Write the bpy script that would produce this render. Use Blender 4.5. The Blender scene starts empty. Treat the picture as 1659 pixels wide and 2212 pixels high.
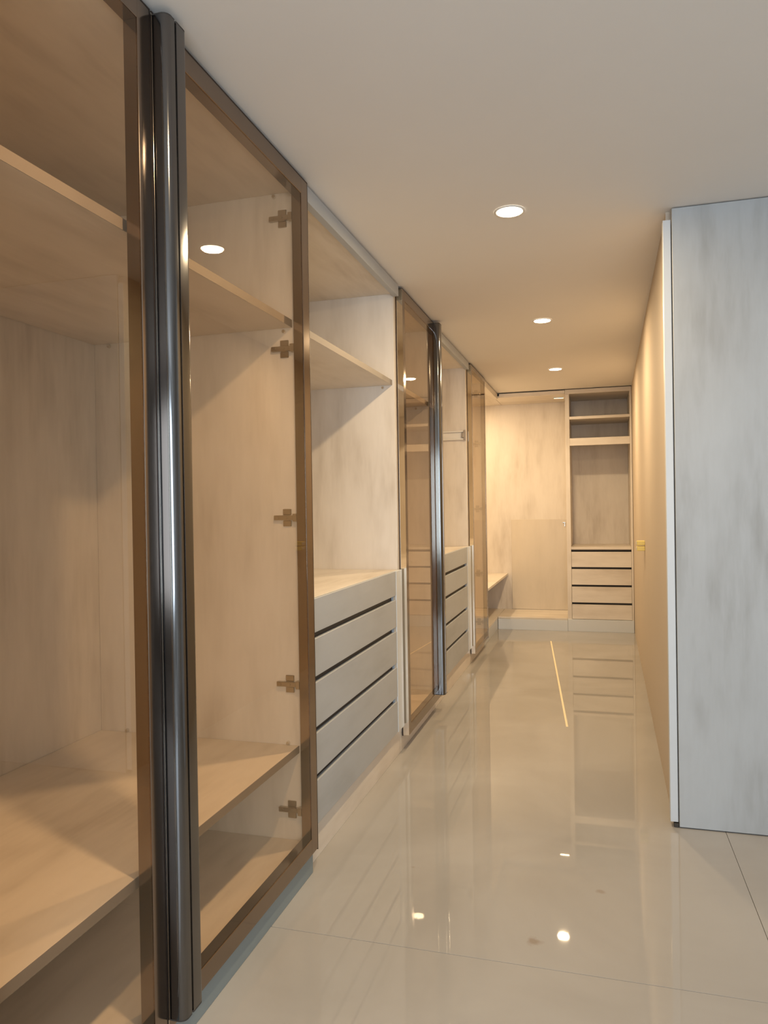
import bpy, bmesh, math, random
from mathutils import Vector, Matrix
random.seed(7)
SC = bpy.context.scene
COL = SC.collection

# ------------------------------------------------------------------ camera
F_PX, W_PX, H_PX = 1599.03, 1659.0, 2212.0
YAW, PITCH, ROLL, EYE = 0.2804, 0.0072, -0.0161, 1.312
cam_d = bpy.data.cameras.new('camera')
cam = bpy.data.objects.new('camera', cam_d); COL.objects.link(cam)
cam_d.sensor_fit = 'VERTICAL'; cam_d.sensor_height = 24.0
cam_d.lens = 24.0 * F_PX / H_PX
cam_d.clip_start = 0.02; cam_d.clip_end = 60
r = Vector((math.cos(YAW), math.sin(YAW), 0))
fw = Vector((-math.sin(YAW) * math.cos(PITCH), math.cos(YAW) * math.cos(PITCH), -math.sin(PITCH)))
up = r.cross(fw)
c_, s_ = math.cos(ROLL), math.sin(ROLL)
R2, U2 = c_ * r + s_ * up, c_ * up - s_ * r
M = Matrix((R2, U2, -fw)).transposed().to_4x4()
M.translation = Vector((0, 0, EYE))
cam.matrix_world = M
SC.camera = cam

# ------------------------------------------------------------------ view, world, daylight
SC.view_settings.view_transform = 'Standard'
SC.view_settings.look = 'None'
SC.view_settings.gamma = 1.0
SC.view_settings.exposure = 0.0
SC.view_settings.use_curve_mapping = False
WARM = (1.0, 0.74, 0.43)
COOL = (0.78, 0.90, 1.0)
DOWN_W, LED_W, DAY_W = 20.0, 10.0, 108.0
wd = bpy.data.worlds.new('world'); SC.world = wd; wd.use_nodes = True
bgn = wd.node_tree.nodes.get('Background')
bgn.inputs[0].default_value = (0.55, 0.70, 0.95, 1); bgn.inputs[1].default_value = 1.0

def area_light(name, loc, rot, sx, sy, power, color, shape='RECTANGLE', spread=math.pi):
    l = bpy.data.lights.new(name, 'AREA'); l.shape = shape; l.size = sx
    if shape in ('RECTANGLE', 'ELLIPSE'): l.size_y = sy
    l.energy = power; l.color = color; l.spread = spread
    o = bpy.data.objects.new(name, l); COL.objects.link(o)
    o.location = loc; o.rotation_euler = rot
    return o
# daylight entering through the window in the wall behind the camera
WX0, WX1, WZ0, WZ1, WY = -0.55, 1.95, 0.55, 2.15, -2.6
area_light('daylight', ((WX0 + WX1) / 2, WY + 0.03, (WZ0 + WZ1) / 2), (math.radians(90), 0, 0),
           WX1 - WX0, WZ1 - WZ0, DAY_W, COOL)

# ------------------------------------------------------------------ materials
def new_mat(name):
    m = bpy.data.materials.new(name); m.use_nodes = True
    nt = m.node_tree
    return m, nt, nt.nodes['Principled BSDF']

def plain(name, col, rough=0.5, metal=0.0, spec=0.5):
    m, nt, b = new_mat(name)
    b.inputs['Base Color'].default_value = (*col, 1)
    b.inputs['Roughness'].default_value = rough
    b.inputs['Metallic'].default_value = metal
    b.inputs['Specular IOR Level'].default_value = spec
    return m

def wood(name, scale, light=(0.79, 0.725, 0.645), dark=(0.60, 0.53, 0.45), rough=0.42):
    """pale bleached wood laminate, cloudy with soft streaks along the grain"""
    m, nt, b = new_mat(name); N, L = nt.nodes, nt.links
    tc = N.new('ShaderNodeTexCoord'); oi = N.new('ShaderNodeObjectInfo')
    ofs = N.new('ShaderNodeVectorMath'); ofs.operation = 'SCALE'; ofs.inputs[0].default_value = (17.3, 9.1, 23.7)
    L.new(oi.outputs['Random'], ofs.inputs['Scale'])
    add = N.new('ShaderNodeVectorMath'); add.operation = 'ADD'
    L.new(tc.outputs['Object'], add.inputs[0]); L.new(ofs.outputs[0], add.inputs[1])
    def noise(sc, s, det, rgh=0.55):
        mp = N.new('ShaderNodeMapping'); mp.inputs['Scale'].default_value = sc
        L.new(add.outputs[0], mp.inputs['Vector'])
        n = N.new('ShaderNodeTexNoise'); n.inputs['Scale'].default_value = s
        n.inputs['Detail'].default_value = det; n.inputs['Roughness'].default_value = rgh
        L.new(mp.outputs[0], n.inputs['Vector']); return n
    cloud = noise(tuple(0.5 + 0.5 * k for k in scale), 2.2, 3.0)
    streak = noise(scale, 5.0, 4.0, 0.6)
    fine = noise(tuple(k * 2.2 for k in scale), 14.0, 2.0)
    def rmp(node, lo, hi):
        q = N.new('ShaderNodeMapRange'); q.inputs['From Min'].default_value = lo; q.inputs['From Max'].default_value = hi
        L.new(node.outputs['Fac'], q.inputs['Value']); return q
    a = rmp(cloud, 0.36, 0.66); s = rmp(streak, 0.40, 0.72); f = rmp(fine, 0.3, 0.7)
    m1 = N.new('ShaderNodeMath'); m1.operation = 'MULTIPLY'; L.new(a.outputs[0], m1.inputs[0]); L.new(s.outputs[0], m1.inputs[1])
    m2 = N.new('ShaderNodeMath'); m2.operation = 'MULTIPLY_ADD'; L.new(f.outputs[0], m2.inputs[0]); m2.inputs[1].default_value = 0.10
    L.new(m1.outputs[0], m2.inputs[2])
    m3 = N.new('ShaderNodeMath'); m3.operation = 'MULTIPLY_ADD'; L.new(a.outputs[0], m3.inputs[0]); m3.inputs[1].default_value = 0.28
    L.new(m2.outputs[0], m3.inputs[2]); m3.use_clamp = True
    mix = N.new('ShaderNodeMix'); mix.data_type = 'RGBA'
    mix.inputs['A'].default_value = (*light, 1); mix.inputs['B'].default_value = (*dark, 1)
    L.new(m3.outputs[0], mix.inputs['Factor']); L.new(mix.outputs['Result'], b.inputs['Base Color'])
    b.inputs['Roughness'].default_value = rough; b.inputs['Specular IOR Level'].default_value = 0.35
    bp = N.new('ShaderNodeBump'); bp.inputs['Strength'].default_value = 0.04; bp.inputs['Distance'].default_value = 0.002
    L.new(fine.outputs['Fac'], bp.inputs['Height']); L.new(bp.outputs[0], b.inputs['Normal'])
    return m
WOOD_Z = wood('pale_wood_vertical', (2.2, 2.2, 0.35))
WOOD_Y = wood('pale_wood_lengthwise', (2.2, 0.35, 2.2))
WOOD_X = wood('pale_wood_crosswise', (0.35, 2.2, 2.2))

DAYGREY_Y = wood('daylit_grey_lengthwise', (2.2, 0.35, 2.2), (0.455, 0.48, 0.51), (0.385, 0.405, 0.425))  # same laminate, cool daylight on the drawer fronts mixed into its colour
DAYGREY_Z = wood('daylit_grey_vertical', (2.2, 2.2, 0.35), (0.49, 0.51, 0.525), (0.35, 0.35, 0.345))  # same laminate, tall panel greyed and blued for the daylight falling on it

def floor_mat():
    m, nt, b = new_mat('polished_porcelain'); N, L = nt.nodes, nt.links
    geo = N.new('ShaderNodeNewGeometry')
    n = N.new('ShaderNodeTexNoise'); n.inputs['Scale'].default_value = 1.3; n.inputs['Detail'].default_value = 5
    n.inputs['Distortion'].default_value = 0.8
    L.new(geo.outputs['Position'], n.inputs['Vector'])
    q = N.new('ShaderNodeMapRange'); q.inputs['From Min'].default_value = 0.38; q.inputs['From Max'].default_value = 0.66
    L.new(n.outputs['Fac'], q.inputs['Value'])
    mix = N.new('ShaderNodeMix'); mix.data_type = 'RGBA'
    mix.inputs['A'].default_value = (0.405, 0.388, 0.368, 1); mix.inputs['B'].default_value = (0.35, 0.332, 0.31, 1)
    L.new(q.outputs[0], mix.inputs['Factor'])
    cur = mix.outputs['Result']
    # two small smudges of dried mortar
    wob = N.new('ShaderNodeTexNoise'); wob.inputs['Scale'].default_value = 30
    L.new(geo.outputs['Position'], wob.inputs['Vector'])
    for (x, y, ax, ay, k) in ((-0.198, 2.244, 0.028, 0.030, 0.55), (-0.002, 2.592, 0.022, 0.016, 0.40), (-0.66, 2.60, 0.012, 0.012, 0.3)):
        sub = N.new('ShaderNodeVectorMath'); sub.operation = 'SUBTRACT'; sub.inputs[1].default_value = (x, y, 0)
        L.new(geo.outputs['Position'], sub.inputs[0])
        dv = N.new('ShaderNodeVectorMath'); dv.operation = 'DIVIDE'; dv.inputs[1].default_value = (ax, ay, 1)
        L.new(sub.outputs[0], dv.inputs[0])
        ln = N.new('ShaderNodeVectorMath'); ln.operation = 'LENGTH'; L.new(dv.outputs[0], ln.inputs[0])
        ad = N.new('ShaderNodeMath'); ad.operation = 'MULTIPLY_ADD'; L.new(wob.outputs['Fac'], ad.inputs[0]); ad.inputs[1].default_value = 1.6
        L.new(ln.outputs['Value'], ad.inputs[2])
        mr = N.new('ShaderNodeMapRange'); mr.inputs['From Min'].default_value = 1.0; mr.inputs['From Max'].default_value = 1.7
        mr.inputs['To Min'].default_value = k; mr.inputs['To Max'].default_value = 0.0
        L.new(ad.outputs[0], mr.inputs['Value'])
        mx = N.new('ShaderNodeMix'); mx.data_type = 'RGBA'; L.new(mr.outputs[0], mx.inputs['Factor'])
        L.new(cur, mx.inputs['A']); mx.inputs['B'].default_value = (0.24, 0.17, 0.11, 1); cur = mx.outputs['Result']
    L.new(cur, b.inputs['Base Color'])
    b.inputs['Roughness'].default_value = 0.02; b.inputs['Specular IOR Level'].default_value = 0.25
    return m
FLOOR_M = floor_mat()
GROUT = plain('grout', (0.40, 0.36, 0.32), 0.8)

def paint(name, col, rough=0.75):
    m, nt, b = new_mat(name); N, L = nt.nodes, nt.links
    geo = N.new('ShaderNodeNewGeometry')
    n = N.new('ShaderNodeTexNoise'); n.inputs['Scale'].default_value = 2.5; n.inputs['Detail'].default_value = 3
    L.new(geo.outputs['Position'], n.inputs['Vector'])
    mix = N.new('ShaderNodeMix'); mix.data_type = 'RGBA'
    mix.inputs['A'].default_value = (*col, 1); mix.inputs['B'].default_value = (*[k * 0.955 for k in col], 1)
    L.new(n.outputs['Fac'], mix.inputs['Factor']); L.new(mix.outputs['Result'], b.inputs['Base Color'])
    b.inputs['Roughness'].default_value = rough; b.inputs['Specular IOR Level'].default_value = 0.3
    n2 = N.new('ShaderNodeTexNoise'); n2.inputs['Scale'].default_value = 160
    L.new(geo.outputs['Position'], n2.inputs['Vector'])
    bp = N.new('ShaderNodeBump'); bp.inputs['Strength'].default_value = 0.03; bp.inputs['Distance'].default_value = 0.001
    L.new(n2.outputs['Fac'], bp.inputs['Height']); L.new(bp.outputs[0], b.inputs['Normal'])
    return m
CEIL_M = paint('ceiling_paint', (0.84, 0.81, 0.775))
WALL_M = paint('wall_paint', (0.66, 0.56, 0.45))
ROOM_M = paint('room_paint', (0.62, 0.60, 0.57))

def glass_mat():
    m = bpy.data.materials.new('bronze_glass'); m.use_nodes = True
    nt = m.node_tree; N, L = nt.nodes, nt.links; N.clear()
    out = N.new('ShaderNodeOutputMaterial'); mix = N.new('ShaderNodeMixShader')
    tr = N.new('ShaderNodeBsdfTransparent'); tr.inputs[0].default_value = (0.86, 0.785, 0.70, 1)
    gl = N.new('ShaderNodeBsdfGlossy'); gl.inputs['Color'].default_value = (1, 0.93, 0.80, 1); gl.inputs['Roughness'].default_value = 0.0
    # a thin flat sheet: the face towards the light tints and mirrors, the far face lets everything through
    fr = N.new('ShaderNodeFresnel'); fr.inputs['IOR'].default_value = 1.5
    geo = N.new('ShaderNodeNewGeometry')
    inv = N.new('ShaderNodeMath'); inv.operation = 'SUBTRACT'; inv.inputs[0].default_value = 1.0; L.new(geo.outputs['Backfacing'], inv.inputs[1])
    ml = N.new('ShaderNodeMath'); ml.operation = 'MULTIPLY'; L.new(fr.outputs[0], ml.inputs[0]); L.new(inv.outputs[0], ml.inputs[1])
    cm = N.new('ShaderNodeMix'); cm.data_type = 'RGBA'; L.new(geo.outputs['Backfacing'], cm.inputs['Factor'])
    cm.inputs['A'].default_value = (0.94, 0.84, 0.73, 1); cm.inputs['B'].default_value = (1, 1, 1, 1)
    L.new(cm.outputs['Result'], tr.inputs[0])
    L.new(ml.outputs[0], mix.inputs[0]); L.new(tr.outputs[0], mix.inputs[1]); L.new(gl.outputs[0], mix.inputs[2])
    L.new(mix.outputs[0], out.inputs[0])
    return m
GLASS = glass_mat()
FRAME = plain('bronze_aluminium', (0.27, 0.215, 0.175), 0.13, 1.0)
POLISHED = plain('polished_champagne', (0.86, 0.80, 0.70), 0.05, 1.0)
EDGE = plain('dark_bronze_edge', (0.05, 0.035, 0.028), 0.35, 0.6)
HANDLE = plain('black_chrome', (0.17, 0.17, 0.175), 0.12, 1.0)
NICKEL = plain('nickel', (0.52, 0.46, 0.38), 0.3, 1.0)
SLOT = plain('dark_groove', (0.018, 0.014, 0.012), 0.6)
SLOT2 = plain('brown_groove', (0.05, 0.042, 0.036), 0.6)
FILLER = plain('white_laminate', (0.64, 0.67, 0.70), 0.4)
ALU = plain('satin_aluminium', (0.27, 0.33, 0.36), 0.42, 0.35)
WHITE_PL = plain('white_plastic', (0.78, 0.75, 0.70), 0.4)
YELLOW_PL = plain('pale_yellow_plastic', (0.80, 0.66, 0.22), 0.4)
DARK_PL = plain('dark_rubber', (0.04, 0.035, 0.03), 0.6)
GLINT = plain('pale_glint', (0.98, 0.86, 0.58), 0.35)  # colour of the reflected streak on the floor, no real metal
EDGE_SHADE = plain('shaded_shelf_edge', (0.24, 0.205, 0.175), 0.5)  # shade on the shelf front edges, put into the colour
CHROME = plain('chrome_cap', (0.80, 0.76, 0.70), 0.15, 1.0)
WARM_PANEL = wood('warm_lower_panel', (2.2, 2.2, 0.35), (0.70, 0.62, 0.51), (0.63, 0.555, 0.45), 0.28)

def emit(name, col, s):
    m = bpy.data.materials.new(name); m.use_nodes = True
    nt = m.node_tree; N, L = nt.nodes, nt.links; N.clear()
    out = N.new('ShaderNodeOutputMaterial'); e = N.new('ShaderNodeEmission')
    e.inputs[0].default_value = (*col, 1); e.inputs[1].default_value = s
    L.new(e.outputs[0], out.inputs[0]); return m
LAMP_E = emit('lamp_diffuser', (1.0, 0.86, 0.62), 26.0)
LED_E = emit('led_diffuser', (1.0, 0.80, 0.48), 4.0)

# ------------------------------------------------------------------ helpers
def tag(o, label=None, cat=None, group=None, kind=None):
    if label: o['label'] = label
    if cat: o['category'] = cat
    if group: o['group'] = group
    if kind: o['kind'] = kind
    return o

def thing(name, loc, label, cat, group=None):
    o = bpy.data.objects.new(name, None); COL.objects.link(o); o.location = loc
    o.empty_display_size = 0.1
    return tag(o, label, cat, group)

def wloc(o):
    v = Vector((0, 0, 0))
    while o is not None: v += o.location; o = o.parent
    return v

def link(name, bm, mat, parent=None, origin=None, smooth=False):
    """bm is in world coordinates; the object's origin goes to `origin`"""
    if origin is None:
        lo = Vector((1e9,) * 3); hi = -lo
        for v in bm.verts:
            for k in range(3): lo[k] = min(lo[k], v.co[k]); hi[k] = max(hi[k], v.co[k])
        origin = Vector(((lo.x + hi.x) / 2, (lo.y + hi.y) / 2, lo.z))
    origin = Vector(origin)
    bmesh.ops.translate(bm, verts=bm.verts, vec=-origin)
    me = bpy.data.meshes.new(name); bm.normal_update(); bm.to_mesh(me); bm.free()
    for m in (mat if isinstance(mat, (list, tuple)) else [mat]): me.materials.append(m)
    if smooth:
        for p in me.polygons: p.use_smooth = True
    o = bpy.data.objects.new(name, me); COL.objects.link(o)
    if parent is not None:
        o.parent = parent; o.location = origin - wloc(parent)
    else: o.location = origin
    return o

def addbox(bm, x0, x1, y0, y1, z0, z1, bev=0.0):
    vs = [bm.verts.new((x, y, z)) for x in (x0, x1) for y in (y0, y1) for z in (z0, z1)]
    fs = [(0, 1, 3, 2), (4, 6, 7, 5), (0, 4, 5, 1), (2, 3, 7, 6), (0, 2, 6, 4), (1, 5, 7, 3)]
    faces = [bm.faces.new([vs[i] for i in f]) for f in fs]
    if bev > 0:
        es = list({e for f in faces for e in f.edges})
        bmesh.ops.bevel(bm, geom=es, offset=bev, segments=1, affect='EDGES', profile=0.5)

def box(name, x0, x1, y0, y1, z0, z1, mat, parent=None, bev=0.0012):
    bm = bmesh.new(); addbox(bm, x0, x1, y0, y1, z0, z1, bev)
    return link(name, bm, mat, parent)

def addcyl(bm, c, axis, r0, r1, h, n=24, cap=True):
    ax = {'x': Vector((1, 0, 0)), 'y': Vector((0, 1, 0)), 'z': Vector((0, 0, 1))}[axis]
    u = ax.orthogonal().normalized(); v = ax.cross(u)
    A, B = [], []
    for i in range(n):
        t = 2 * math.pi * i / n; d = u * math.cos(t) + v * math.sin(t)
        A.append(bm.verts.new(Vector(c) + d * r0)); B.append(bm.verts.new(Vector(c) + ax * h + d * r1))
    for i in range(n): bm.faces.new((A[i], A[(i + 1) % n], B[(i + 1) % n], B[i]))
    if cap: bm.faces.new(A[::-1]); bm.faces.new(B)

def prism_z(bm, pts, z0, z1):
    a = [bm.verts.new((x, y, z0)) for x, y in pts]; b = [bm.verts.new((x, y, z1)) for x, y in pts]
    n = len(pts)
    for i in range(n): bm.faces.new((a[i], a[(i + 1) % n], b[(i + 1) % n], b[i]))
    bm.faces.new(a[::-1]); bm.faces.new(b)

def struct(name, bm, mat): return tag(link(name, bm, mat), kind='structure')

# ------------------------------------------------------------------ the room shell
ZC = 2.49                       # ceiling height
YB = -2.6; XR = 2.6; YF = 8.53; XL = -1.90
bm = bmesh.new(); addbox(bm, XL - .1, XR + .1, YB - .1, YF + .1, -0.10, -0.0102); FLOOR = struct('floor', bm, GROUT)
FLOOR['label'] = 'polished cream porcelain floor with fine joints'
xs = [XL, -1.127, 0.473, 2.073, XR]; ys = [YB, -1.08, 2.12, 5.32, YF]
for i in range(len(xs) - 1):
    for j in range(len(ys) - 1):
        g = 0.0008
        box('tile', xs[i] + g, xs[i + 1] - g, ys[j] + g, ys[j + 1] - g, -0.010, 0.0, FLOOR_M, FLOOR, 0.0004)
bm = bmesh.new(); addbox(bm, XL - .1, XR + .1, YB - .1, YF + .1, ZC, ZC + 0.1); struct('ceiling', bm, CEIL_M)
bm = bmesh.new(); addbox(bm, XL - .1, XL, YB - .1, YF + .1, 0, ZC); struct('wall_left', bm, ROOM_M)
bm = bmesh.new(); addbox(bm, XL, XR, YF, YF + .1, 0, ZC); struct('wall_far', bm, ROOM_M)
bm = bmesh.new(); addbox(bm, XR, XR + .1, YB - .1, 3.24, 0, ZC); struct('wall_side', bm, ROOM_M)
# wall along the passage on the right, slightly out of square
bm = bmesh.new(); prism_z(bm, [(0.283, 3.225), (XR + .1, 3.225), (XR + .1, YF), (0.348, YF), (0.348, 7.85)], 0, ZC)
struct('wall_right', bm, WALL_M)
# wall with the window, behind the camera
bm = bmesh.new()
addbox(bm, XL, WX0, YB - .1, YB, 0, ZC); addbox(bm, WX1, XR, YB - .1, YB, 0, ZC)
addbox(bm, WX0, WX1, YB - .1, YB, 0, WZ0); addbox(bm, WX0, WX1, YB - .1, YB, WZ1, ZC)
struct('wall_back', bm, ROOM_M)
bm = bmesh.new()
for a in ((WX0, WX0 + .05), (WX1 - .05, WX1), ((WX0 + WX1) / 2 - .03, (WX0 + WX1) / 2 + .03)):
    addbox(bm, a[0], a[1], YB - .08, YB - .03, WZ0, WZ1)
for a in ((WZ0, WZ0 + .05), (WZ1 - .05, WZ1)): addbox(bm, WX0 + .05, WX1 - .05, YB - .08, YB - .03, a[0], a[1])
win = struct('window_1', bm, WHITE_PL); win['label'] = 'wide white framed window'
# left wall of the room beside the near end of the wardrobe
bm = bmesh.new(); addbox(bm, XL, -0.992, YB, 0.930, 0, ZC); struct('wall_near_left', bm, ROOM_M)

# ------------------------------------------------------------------ wardrobe constants
XF = -0.985          # front face of the glass doors
XC = -1.026          # front edge of the carcass
XD = -1.008          # front face of drawer fronts
XBK = -1.868         # inner face of back panels
ZT = 2.475           # top of doors
ZB = 0.083           # bottom of doors
ZIN = 2.44           # underside of the top panel
T = 0.018
SH0, SH1 = 1.957, 1.984
CTR = 0.976          # counter height

def carcass(root, y0, y1, bottom=0.10, plinth_mat=WOOD_Y, plinth_x=-1.026, plinth_h=None, left=True, right=True):
    if left: box('side_panel', XBK, XC, y0, y0 + T, bottom, ZT, WOOD_Z, root)
    if right: box('side_panel', XBK, XC, y1 - T, y1, bottom, ZT, WOOD_Z, root)
    box('back_panel', XBK - 0.010, XBK - 0.0004, y0, y1, bottom, ZT, WOOD_Z, root)
    box('top_panel', XBK, XC, y0 + T + .0006, y1 - T - .0006, ZIN, ZT, WOOD_Y, root)
    box('bottom_panel', XBK, XC, y0 + T + .0006, y1 - T - .0006, bottom, bottom + 0.018, WOOD_Y, root)
    box('plinth', plinth_x - 0.018, plinth_x, y0 + .001, y1 - .001, 0.0, plinth_h or bottom - .0006, plinth_mat, root)

def shelf(root, y0, y1, z0, z1, xf=XC - 0.012):
    o = box('shelf', XBK + .001, xf - .0015, y0 + T + .001, y1 - T - .001, z0, z1, WOOD_Y, root)
    box('shaded_edge', xf - .0013, xf, y0 + T + .001, y1 - T - .001, z0, z1, EDGE_SHADE, o, 0)  # dark strip added for the dim front edge of the shelf
    return o

def cap(root, x, y, z):
    bm = bmesh.new(); addcyl(bm, (x, y, z), 'y', 0.008, 0.006, -0.008, 12)
    return link('screw_cap', bm, CHROME, root, smooth=False)

# door frame: a flat bronze frame with a thin dark outer edge; glass set just behind its front
def glass_door(root, y0, y1, handle=None, hinge_y=None, hinge_dir=0, w=0.056, wl=None, th=0.038):
    x1, x0 = XF, XF - th
    wl = wl or w
    bm = bmesh.new(); b = 0.0012
    addbox(bm, x0, x1, y0, y0 + wl, ZB, ZT, b); addbox(bm, x0, x1, y1 - w, y1, ZB, ZT, b)
    addbox(bm, x0, x1, y0 + wl, y1 - w, ZB, ZB + w, b); addbox(bm, x0, x1, y0 + wl, y1 - w, ZT - w, ZT, b)
    fr = link('glass_door', bm, FRAME, root)
    # dark lip round the back of the outer edges, polished profile on the near edge
    e = 0.004; xl = x0 + .005
    bm = bmesh.new()
    addbox(bm, x0, xl, y0 - e, y0 - .0003, ZB - e, ZT + e); addbox(bm, x0, x1, y1 + .0003, y1 + e, ZB - e, ZT + e)
    addbox(bm, x0, xl, y0 - .0003, y1 + .0003, ZB - e, ZB - .0003); addbox(bm, x0, x1, y0 - .0003, y1 + .0003, ZT + .0003, ZT + e)
    link('edge_lip', bm, EDGE, fr)
    tag(box('edge_profile', xl + .0005, x1 - .0005, y0 - .003, y0 - .0003, ZB, ZT, POLISHED, fr, 0), 'mirror polished door edge')
    i0, i1, j0, j1 = y0 + wl, y1 - w, ZB + w, ZT - w; q = 0.0004
    tag(box('glass_pane', x1 - .006, x1 - .002, i0 + q, i1 - q, j0 + q, j1 - q, GLASS, fr, 0.0), 'clear bronze tinted glass')
    if handle:
        h0, h1 = handle
        # extruded full-height pull: two rounded ribs with a groove between
        P = 0.040; xb = XF + .0008; wd_ = h1 - h0
        prof = [(xb, h0), (xb + .022, h0)]
        def arc(cx, cy, rr, a0, a1, n=6):
            return [(cx + rr * math.cos(math.radians(a0 + (a1 - a0) * k / n)), cy + rr * math.sin(math.radians(a0 + (a1 - a0) * k / n))) for k in range(n + 1)]
        prof = [(xb, h0)] + arc(xb + P - .018, h0 + .018, .018, -90, 0)
        mid = h0 + wd_ * 0.42
        prof += [(xb + P, mid - .004), (xb + P - .007, mid - .002), (xb + P - .007, mid + .002), (xb + P, mid + .004)]
        prof += arc(xb + P - .012, h1 - .012, .012, 0, 90) + [(xb, h1)]
        bm = bmesh.new(); prism_z(bm, prof, 0.112, 2.468)
        hd = link('handle', bm, HANDLE, fr)
        for p in hd.data.polygons: p.use_smooth = abs(p.normal.z) < .5
        hd.data.set_sharp_from_angle(angle=math.radians(32))
        tag(hd, 'full-height dark chrome pull profile')
        bm = bmesh.new(); a = [(x, y) for x, y in prof]
        prism_z(bm, a, 2.4683, 2.4715); link('end_cap', bm, DARK_PL, fr)
        bm = bmesh.new(); prism_z(bm, a, 0.1085, 0.1117); link('end_cap', bm, DARK_PL, fr)
    if hinge_y is not None:
        for z in (2.347, 1.882, 1.278, 0.681, 0.229):
            bm = bmesh.new(); d = hinge_dir; yb = hinge_y
            def bx(xa, xb_, ya, yb_, za, zb_): addbox(bm, xa, xb_, min(ya, yb_), max(ya, yb_), za, zb_, .0015)
            bx(-1.116, -1.040, yb + d * .001, yb + d * .016, z - .0085, z + .0085)      # arm
            bx(-1.084, -1.052, yb + d * .001, yb + d * .007, z - .031, z - .0105)        # wings
            bx(-1.084, -1.052, yb + d * .001, yb + d * .007, z + .0105, z + .031)
            bx(-1.080, -1.056, yb + d * .001, yb + d * .011, z - .0105, z + .0105)
            bx(-1.040, -1.0240, yb + d * .004, yb + d * .024, z - .014, z + .014)         # cup arm to the frame
            addcyl(bm, (-1.068, yb + d * .016, z), 'y', .006, .005, d * .002, 10)
            addcyl(bm, (-1.102, yb + d * .016, z), 'y', .005, .004, d * .002, 10)
            link('hinge', bm, NICKEL, fr)
    return fr

def drawer_bank(root, y0, y1, ya, yb, slots=(0.839, 0.676, 0.489, 0.314), zbot=0.142):
    """apron under the counter, four handle-less drawers with dark finger grooves; fronts from ya to yb"""
    gh = 0.0115
    box('counter', XBK + .001, XD - .0182, y0 + T + .001, y1 - T - .001, CTR - .022, CTR, WOOD_Y, root)
    box('apron', XD - .0175, XD, ya, yb, slots[0] + gh, CTR, DAYGREY_Y, root)
    tops = list(slots); bots = list(slots[1:]) + [None]
    for t, bt in zip(tops, bots):
        zb_ = zbot if bt is None else bt + gh
        d = box('drawer', XD - .0175, XD, ya, yb, zb_, t - gh, DAYGREY_Y, root)
        box('finger_groove', XD - .030, XD - .0185, ya + .004, yb - .035, t - gh - .012, t + gh + .004, SLOT2, d, 0)
        box('groove_lip', XD - .017, XD - .0035, yb - .034, yb, t - gh + .0004, t + gh - .0004, DAYGREY_Y, d, 0)
    # filler strips beside the bank
    box('filler_strip', XD - .0170, XD + .003, yb + .002, y1 - .002, zbot - .002, CTR, FILLER, root)
    box('filler_strip', XD - .0170, XD + .003, y0 + .018, ya - .002, zbot - .002, CTR, FILLER, root)

Y1, Y2, Y3, Y4, Y5, Y6 = 0.935, 2.478, 3.819, 4.700, 6.052, 6.872

# unit 1: two glass doors ---------------------------------------------------
u = thing('wardrobe_unit', (-1.4, (Y1 + Y2) / 2, 0), 'double wardrobe with two tall bronze glass doors, beside the low-drawer open bay', 'wardrobe', 'wardrobe units along the passage')
carcass(u, Y1, Y2 - .001, bottom=0.10, plinth_mat=ALU, plinth_x=-1.0, plinth_h=0.0765)
shelf(u, Y1, Y2 - .001, SH0, SH1); shelf(u, Y1, Y2 - .001, 0.434, 0.460)
yr = Y2 - .001 - T
for x, z in ((-1.80, SH0 - .010), (-1.07, SH0 - .012), (-1.10, 2.43), (-1.08, 0.467), (-1.75, 0.467)): cap(u, x, yr - .0005, z)
glass_door(u, 0.962, 1.5145, w=0.047)
glass_door(u, 1.5245, 2.4885, handle=(1.5245, 1.610), hinge_y=yr, hinge_dir=-1)

# unit 2: open bay over drawers --------------------------------------------
def open_bay(y0, y1, label, ya, yb):
    u = thing('wardrobe_unit', (-1.4, (y0 + y1) / 2, 0), label, 'wardrobe', 'wardrobe units along the passage')
    carcass(u, y0, y1, bottom=0.125)
    box('fascia', XC + .0006, -0.996, y0 + .016, y1 - .016, 2.425, 2.482, DAYGREY_Y, u)
    drawer_bank(u, y0, y1, ya, yb)
    return u
u2 = open_bay(Y2, Y3 - .001, 'open wardrobe bay with shelf above drawers, between the double glass doors and narrow door', 2.525, 3.700)
shelf(u2, Y2, Y3 - .001, SH0, SH1)
cap(u2, -1.09, Y3 - .001 - T - .0005, SH0 - .011); cap(u2, -1.70, Y3 - .001 - T - .0005, SH0 - .011)

# unit 3: single glass door, handle on its far side -------------------------
u3 = thing('wardrobe_unit', (-1.4, (Y3 + Y4) / 2, 0), 'narrow wardrobe with one bronze glass door standing between the two drawer bays', 'wardrobe', 'wardrobe units along the passage')
carcass(u3, Y3, Y4 - .001, bottom=0.10)
shelf(u3, Y3, Y4 - .001, SH0, SH1)
cap(u3, -1.12, Y4 - .001 - T - .0005, SH0 - .012)
glass_door(u3, 3.842, 4.690, handle=(4.609, 4.689), w=0.055, wl=0.045)

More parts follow.
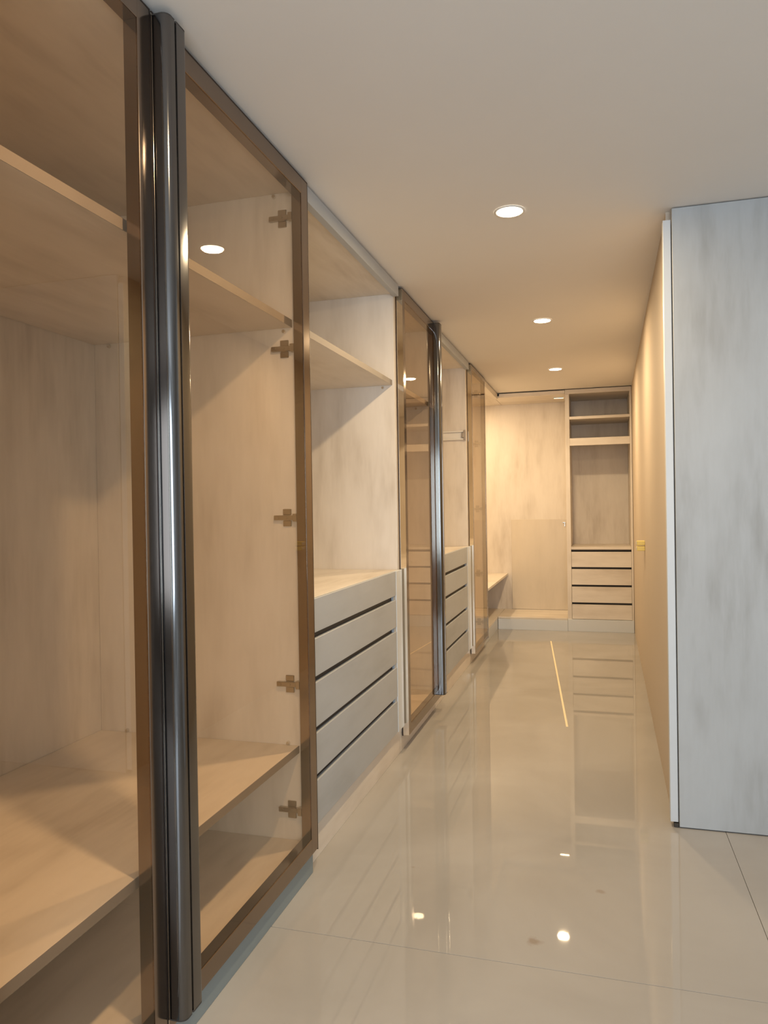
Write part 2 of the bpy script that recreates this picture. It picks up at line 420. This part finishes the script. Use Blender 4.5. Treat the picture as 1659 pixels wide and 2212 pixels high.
# unit 4: open bay with pull-out rail over drawers --------------------------
u4 = open_bay(Y4, Y5 - .001, 'open wardrobe bay holding a pull-out rail above its drawers', 4.745, 5.900)
yw = Y5 - .001 - T
bm = bmesh.new(); d0, d1 = yw - .022, yw - .0008
addbox(bm, -1.36, -1.045, d0, d1, 1.913, 1.925, .002); addbox(bm, -1.36, -1.045, d0, d1, 1.850, 1.862, .002)
addbox(bm, -1.36, -1.348, d0, d1, 1.8625, 1.9125, .002); addbox(bm, -1.347, -1.06, d1 - .004, d1, 1.8625, 1.9125)
rail = tag(link('pull_out_rail', bm, WHITE_PL, u4), 'white pull-out hanging rail on the side panel')
bm = bmesh.new(); addbox(bm, -1.044, -1.026, d0 - .004, d1, 1.846, 1.929, .002); addbox(bm, -1.060, -1.0445, d0 - .003, d1 - .006, 1.868, 1.908, .002)
link('bracket', bm, NICKEL, rail)

# unit 5: single glass door near the corner ---------------------------------
u5 = thing('wardrobe_unit', (-1.4, (Y5 + Y6) / 2, 0), 'narrow wardrobe with one bronze glass door next to the open corner', 'wardrobe', 'wardrobe units along the passage')
carcass(u5, Y5, Y6 - .001, bottom=0.10)
glass_door(u5, 6.085, 6.862, hinge_y=Y6 - .001 - T, hinge_dir=-1, w=0.030, wl=0.045)

# unit 6: open corner unit ---------------------------------------------------
YE, YEB = 7.852, 8.450
u6 = thing('corner_unit', (-1.4, (Y6 + YEB) / 2, 0), 'open corner unit with one low shelf where both wardrobe runs meet', 'wardrobe')
box('side_panel', XBK, XD, Y6, Y6 + .024, 0.10, ZT, WOOD_Z, u6)
box('back_panel', XBK - .010, XBK - .0004, Y6, YEB - .001, 0.10, ZT, WOOD_Z, u6)
box('top_panel', XBK, XC, Y6 + .025, YEB - .001, ZIN, ZT, WOOD_Y, u6)
box('fascia', XC + .0006, -0.996, Y6 + .0245, YE - .001, 2.425, 2.482, WOOD_Y, u6)
box('bottom_panel', XBK, XC, Y6 + .025, YEB - .001, 0.112, 0.130, WOOD_Y, u6)
box('plinth', -1.043, -1.025, Y6 + .001, YE - .001, 0.0, 0.111, FILLER, u6)
box('shelf', XBK + .001, -0.982, Y6 + .026, YEB - .001, 0.513, 0.536, WOOD_Y, u6)

# end bay: open, lit by an LED bar ------------------------------------------
DV0, DV1 = -0.305, -0.263
e1 = thing('end_bay', ((XD + DV0) / 2, (YE + YEB) / 2, 0), 'bright open bay at the end of the passage under an LED bar', 'wardrobe')
box('back_panel', XBK, DV0 - .001, YEB, YEB + .018, 0.10, ZT, WOOD_Z, e1)
box('top_panel', XC + .003, DV0 - .001, YE + .001, YEB - .001, ZIN, 2.458, WOOD_X, e1)
box('fascia', -0.978, DV0 - .001, YE - .018, YE, 2.447, 2.478, WOOD_X, e1)
box('bottom_panel', XC + .003, DV0 - .001, YE + .001, YEB - .001, 0.112, 0.130, WOOD_X, e1)
box('plinth', -1.02, DV0 - .001, YE - .018, YE, 0.0, 0.111, FILLER, e1)
lp = tag(box('lower_panel', -0.935, -0.322, YEB - .009, YEB - .0005, 0.133, 1.142, WARM_PANEL, e1), 'warm toned low panel fixed on the back')
bm = bmesh.new(); addbox(bm, -.372, -.340, YEB - .020, YEB - .0095, 1.100, 1.108, .002); addbox(bm, -.352, -.344, YEB - .020, YEB - .0095, 1.060, 1.0995, .002)
link('hook', bm, CHROME, lp)

lb = thing('led_bar', (-0.38, 8.07, ZIN - .012), 'small glowing LED bar under the top of the bright end bay', 'lamp')
bm = bmesh.new(); addbox(bm, -0.43, -0.322, 8.058, 8.082, ZIN - .006, ZIN - .0006, .001); link('housing', bm, ALU, lb)
bm = bmesh.new(); addbox(bm, -0.425, -0.327, 8.064, 8.076, ZIN - .0095, ZIN - .0062, .001); link('diffuser', bm, LED_E, lb)
lc = thing('led_bar', (-1.40, 7.60, ZIN - .012), 'LED bar under the top of the open corner unit', 'lamp')
bm = bmesh.new(); addbox(bm, -1.41, -1.39, 7.20, 8.00, ZIN - .006, ZIN - .0006, .001); link('housing', bm, ALU, lc)
bm = bmesh.new(); addbox(bm, -1.406, -1.394, 7.205, 7.995, ZIN - .0095, ZIN - .0062, .001); link('diffuser', bm, LED_E, lc)
area_light('corner_led_light', (-1.40, 7.60, ZIN - .012), (0, 0, 0), 0.012, 0.78, LED_W * 1.75, WARM)
area_light('led_bar_light', (-0.38, 8.07, ZIN - .012), (0, 0, 0), 0.09, 0.012, LED_W * 0.03, WARM)

# end cabinet: nook, open middle, drawers -----------------------------------
XE = 0.345
e2 = thing('end_cabinet', ((DV0 + XE) / 2, (YE + YEB) / 2, 0), 'end cabinet with dark two-shelf nook above an open space and drawers', 'wardrobe')
box('side_panel', DV0, DV1, YE, YEB, 0.10, ZT, WOOD_Z, e2)
box('side_panel', XE - .018, XE, YE, YEB, 0.10, ZT, WOOD_Z, e2)
a, b = DV1 + .0006, XE - .0186
box('back_panel', DV0, XE, YEB + .0004, YEB + .018, 0.10, ZT, WOOD_Z, e2)
box('top_panel', a, b, YE + .001, YEB - .0004, ZIN, 2.458, WOOD_X, e2)
box('fascia', DV0 + .001, XE - .001, YE - .016, YE - .0005, 2.438, 2.482, WOOD_X, e2)
box('shelf', a, b, YE + .001, YEB - .0004, 2.178, 2.206, WOOD_X, e2)
box('shelf', a, b, YE + .017, YEB - .0004, 1.955, 1.983, WOOD_X, e2)
box('rail', a, b, YE, YE + .0165, 1.907, 1.983, WOOD_X, e2)
box('counter', a, b, YE - .002, YEB - .0004, 0.839, 0.866, WOOD_X, e2)
sl = (0.826, 0.649, 0.468, 0.286)
for k, s in enumerate(sl):
    zb_ = 0.126 if k == 3 else sl[k + 1] + .0105
    d = box('drawer', a + .002, b - .001, YE - .001, YE + .017, zb_, s - .0105, WOOD_X, e2)
    box('finger_groove', a + .004, b - .002, YE + .0175, YE + .03, s - .022, s + .0125, SLOT, d, 0)
box('bottom_panel', a, b, YE + .031, YEB - .0004, 0.112, 0.124, WOOD_X, e2)
box('plinth', DV0, XE - .001, YE - .012, YE + .006, 0.0, 0.122, FILLER, e2)

# ------------------------------------------------------------------ tall panel and jamb on the right
YP = 3.176
tp = thing('tall_end_panel', (0.95, YP + .01, 0), 'tall pale wood panel reaching the ceiling beside the passage mouth', 'panel')
box('panel', 0.302, 1.60, YP, YP + .020, 0.004, ZC - .004, DAYGREY_Z, tp, 0.0015)
box('batten', 0.330, 1.58, YP + .0204, YP + .046, 0.0, ZC - .001, SLOT2, tp, 0)
bm = bmesh.new(); addbox(bm, 0.281, 0.300, YP + .002, YP + .020, 0.0, 0.017, .002); link('pivot_foot', bm, DARK_PL, tp)
bm = bmesh.new(); addbox(bm, 0.268, 0.2975, YP + .003, YP + .046, 0.022, 2.443, .0015)
j = struct('trim_1', bm, FILLER); j['label'] = 'pale jamb strip beside the tall panel'

# ------------------------------------------------------------------ fittings on the right wall
def wall_x(y): return 0.283 + (0.348 - 0.283) * (y - 3.225) / (7.85 - 3.225)
for k, (z0, lab) in enumerate(((0.978, 'lower of two pale yellow boxes fixed to the passage wall'), (1.016, 'upper of two pale yellow boxes fixed to the passage wall'))):
    wx = wall_x(5.44) - .0005
    t = thing('wall_switch', (wx, 5.44, z0), lab, 'switch', 'yellow wall boxes')
    box('body', wx - .052, wx, 5.40, 5.475, z0, z0 + .031, YELLOW_PL, t, .003)
    box('rocker', wx - .056, wx - .0525, 5.412, 5.463, z0 + .006, z0 + .025, WHITE_PL, t, .001)

# ------------------------------------------------------------------ downlights
for (x, y, lab) in ((-0.322, 1.16, 'round recessed downlight in front of the double glass wardrobe'),
                    (-0.322, 3.008, 'round recessed downlight nearest the tall pale panel'),
                    (-0.322, 4.855, 'round recessed downlight midway along the passage ceiling'),
                    (-0.334, 6.638, 'round recessed downlight closest to the end cabinet')):
    t = thing('downlight', (x, y, ZC), lab, 'lamp', 'recessed ceiling downlights')
    bm = bmesh.new(); n = 40; rings = []
    for (rr, zz) in ((.062, ZC - .0006), (.061, ZC - .004), (.054, ZC - .005), (.051, ZC - .002)):
        rings.append([bm.verts.new((x + rr * math.cos(2 * math.pi * i / n), y + rr * math.sin(2 * math.pi * i / n), zz)) for i in range(n)])
    for A, B in zip(rings, rings[1:]):
        for i in range(n): bm.faces.new((A[i], B[i], B[(i + 1) % n], A[(i + 1) % n]))
    link('trim_ring', bm, WHITE_PL, t, smooth=True)
    bm = bmesh.new(); addcyl(bm, (x, y, ZC - .0045), 'z', .0505, .0505, .0025, 40); link('diffuser', bm, LAMP_E, t)
    area_light('downlight_beam', (x, y, ZC - .008), (0, 0, 0), 0.09, 0.09, DOWN_W, WARM, 'DISK', math.radians(178))

# ------------------------------------------------------------------ bright reflected streak on the floor, added as a thin pale solid
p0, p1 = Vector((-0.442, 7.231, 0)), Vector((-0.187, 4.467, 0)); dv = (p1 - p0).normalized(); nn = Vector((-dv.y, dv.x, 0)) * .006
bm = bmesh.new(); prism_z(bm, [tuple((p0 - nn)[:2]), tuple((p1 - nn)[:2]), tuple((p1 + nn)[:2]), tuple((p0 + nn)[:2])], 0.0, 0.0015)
tag(link('floor_glint', bm, GLINT), 'thin pale streak of reflected light lying slantwise on the polished floor', 'strip')
